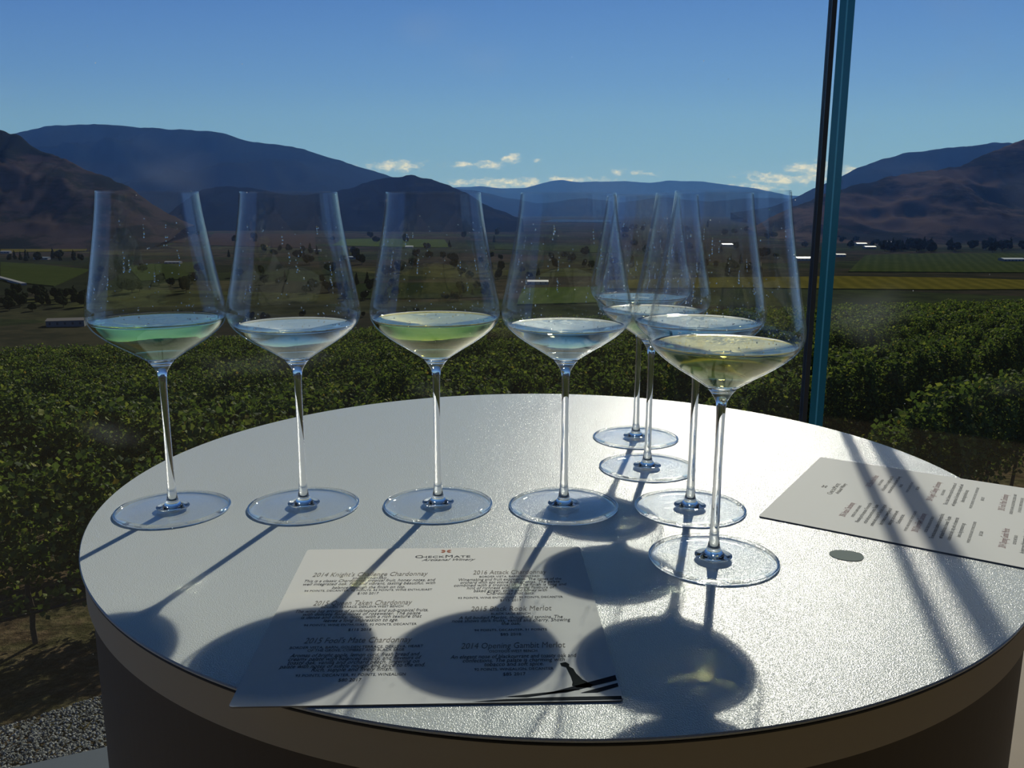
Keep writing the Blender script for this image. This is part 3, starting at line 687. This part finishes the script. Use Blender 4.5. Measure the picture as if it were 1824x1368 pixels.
house(1293, 437, 26, 20, 5, RW, 'white roofed farm building seen through the front right glass', .1)
house(1432, 462, 34, 22, 5, RW, 'long white roofed barn just left of the dark glass joint', .0)
house(1462, 416, 34, 22, 6, RW, 'white roofed building high beside the glass joint', .1)
house(1428, 418, 24, 18, 6, RW, 'small white roofed building left of the higher barn beside the joint', -.1)
house(1395, 420, 20, 16, 5, RG, 'small grey roofed building seen through the rim of the front right glass', .2)
house(1532, 434, 26, 18, 5, RW, 'left one of two small white houses right of the teal edge', .0)
house(1547, 440, 26, 16, 5, RW, 'right one of two small white houses right of the teal edge', .1)
house(1580, 431, 14, 12, 6, RW, 'tiny bright white house left of the dense tree block', .0)
house(1495, 455, 18, 14, 5, RG, 'pale shed close to the right side of the teal edge', .0)
house(1800, 462, 38, 20, 5, RB, 'blue grey roofed shed at the far right edge', .0)
house(308, 474, 26, 12, 4, RG, 'grey roofed shed seen through the leftmost glass', .0)
house(74, 467, 26, 11, 4, RB, 'long pale blue roofed shed in the dark belt at far left', .0)
house(10, 456, 18, 10, 4, RG, 'small pale shed at the far left edge under the yellow field', .0)
house(632, 463, 26, 16, 4, RB, 'blue roofed shed between the second and third glasses', .0)
house(728, 443, 18, 14, 4, RW, 'bright roofed shed seen through the third glass', .0)
house(957, 506, 26, 16, 4, RG, 'grey roofed barn seen through the left side of the fourth glass', .0)
house(565, 450, 14, 10, 4, RG, 'small grey shed seen through the right side of the second glass', .0)
house(120, 585, 30, 16, 5.5, RD, 'large dull brown roofed farmhouse at left just beyond the vineyard', .25, plain('dull_wall', (.11, .12, .13), .8))

# ------------------------------------------------------------------ mountains
def rock(name, forest, dry, thr, sc):
    def f(nt, o):
        g = nt.n('ShaderNodeNewGeometry').outputs['Position']
        mp = nt.n('ShaderNodeMapping'); mp.inputs['Scale'].default_value = (1, .6, 2.6); nt.l(g, mp.inputs[0])
        n = nt.noise(mp.outputs[0], sc, 7, .68)
        P(nt, o, nt.mix(nt.maprange(n, thr - .05, thr + .06), forest, dry), 1.0, .0)
    return new_mat(name, f)
def mountain(label, pts, D, front, mat, seed, amp, rough=1.0, foot=None):
    n = 170; M = 44; vs, fs = [], []
    us = [pts[0][0] + (pts[-1][0] - pts[0][0]) * i / n for i in range(n + 1)]
    def yy(u):
        for (a, b), (c, d) in zip(pts, pts[1:]):
            if a <= u <= c: t = (u - a) / (c - a); return b + (d - b) * t
        return pts[-1][1]
    for i, u in enumerate(us):
        v = yy(u); v = (v + (yy(max(u - 8, us[0])) + yy(min(u + 8, us[-1]))) / 2) / 2
        d = ray(u, v); k = D / d.y; rx, rz_ = d.x * k, CAM_Z + d.z * k
        rz_ += rough * D * .0012 * noise.fractal(Vector((rx / D * 60, seed, 0)), .8, 2.1, 5)
        gz = CAM_Z - 104 if foot is None else foot
        for j in range(-6, M + 1):
            if j < 0: y = D * (1 - j * .03); z = rz_ + (gz - rz_) * (-j / 6) ** 1.2; x = rx * y / D
            else:
                t = j / M; y = D - (D - front) * t; x = rx * (1 - .25 * t) ; x = rx * (y / D) ** .5
                h = (1 - t) ** 1.15; z = gz + (rz_ - gz) * h
                w = math.sin(PI * min(1, t * 1.08 + .02)) if t < 1 else 0
                q = Vector((x / D * 9, y / D * 4.5, seed))
                z += amp * max(w, 0) * (rz_ - gz) * (noise.ridged_multi_fractal(q, .9, 2.1, 6, 1.0, 2.0) - 1.1) * .30
            vs.append((x, y, z))
    c = M + 7
    for i in range(n):
        for j in range(c - 1): a = i * c + j; fs.append((a, a + 1, a + c + 1, a + c))
    o = from_py('mountain', vs, fs, mat, smooth=True); tag(o, label, 'mountain', kind='structure')
MF = rock('forested_slope', (.010, .014, .012), (.020, .022, .018), .62, .0011)
MB = rock('dry_slope', (.014, .017, .012), (.046, .035, .032), .50, .0042)
MBR = rock('dry_slope_right', (.016, .018, .014), (.075, .055, .042), .52, .0026)
mountain('large forested mountain ridge at the left', [(-300, 300), (-150, 275), (0, 246), (30, 240), (80, 231), (140, 225), (200, 226), (260, 233), (300, 234), (370, 236), (400, 241), (440, 255), (480, 257), (540, 268), (590, 285), (640, 298), (690, 314), (740, 330), (800, 352), (880, 372)], 6500, 4300, MF, 1.3, .8)
mountain('dry brown hill at the far left', [(-500, 215), (-200, 225), (-60, 230), (0, 238), (30, 243), (50, 262), (100, 282), (150, 305), (190, 320), (225, 335), (260, 360), (300, 385), (345, 404)], 2600, 1900, MB, 4.1, .9, 2.0)
mountain('low dark hill in the middle behind the third glass', [(300, 385), (350, 345), (400, 332), (440, 336), (520, 350), (590, 345), (640, 330), (680, 318), (720, 312), (760, 318), (800, 330), (830, 345), (870, 368), (930, 392)], 4000, 3300, rock('dark_forest', (.006, .009, .009), (.016, .018, .014), .60, .003), 7.7, .8, 1.6)
mountain('farthest pale blue mountains down the valley', [(700, 345), (800, 335), (850, 332), (886, 335), (934, 335), (965, 326), (996, 319), (1025, 323), (1060, 323), (1106, 321), (1150, 324), (1193, 320), (1252, 321), (1288, 327), (1336, 332), (1400, 345), (1500, 350)], 15000, 12500, MF, 9.2, .6, .5)
mountain('nearer blue foothills down the valley', [(700, 352), (800, 336), (840, 340), (900, 352), (960, 362), (1040, 352), (1100, 360), (1180, 350), (1260, 358), (1340, 350), (1420, 352), (1500, 360)], 9500, 8200, MF, 12.2, .7, .6)
mountain('forested blue mountain ridge at the right', [(1300, 378), (1380, 364), (1400, 356), (1440, 338), (1470, 325), (1500, 310), (1530, 295), (1560, 283), (1600, 272), (1650, 264), (1700, 259), (1745, 256), (1770, 249), (1800, 252), (1860, 262), (2100, 300)], 6000, 4600, MF, 15.5, .8)
mountain('dry brown hillside at the far right', [(1330, 405), (1400, 372), (1440, 355), (1480, 338), (1540, 322), (1600, 308), (1680, 298), (1720, 290), (1750, 272), (1790, 257), (1824, 243), (1900, 220), (2200, 170)], 3300, 2400, MBR, 18.5, 1.0, 2.0)

# ------------------------------------------------------------------ blue valley haze between the near valley floor and the far mountains
def f_haze(nt, o):
    v = nt.n('ShaderNodeVolumeScatter'); v.inputs['Color'].default_value = (.10, .30, 1.0, 1); v.inputs['Density'].default_value = 6.2e-5; v.inputs['Anisotropy'].default_value = .2
    nt.l(v.outputs[0], o.inputs[1])
hz = from_bm('valley_haze', prism_bm([(-1400, 1300), (1400, 1300), (19000, 19500), (-19000, 19500)], CAM_Z - 140, CAM_Z + 1900), new_mat('blue_haze', f_haze)); tag(hz, 'thin blue air haze over the far valley and mountains', 'haze', kind='stuff')
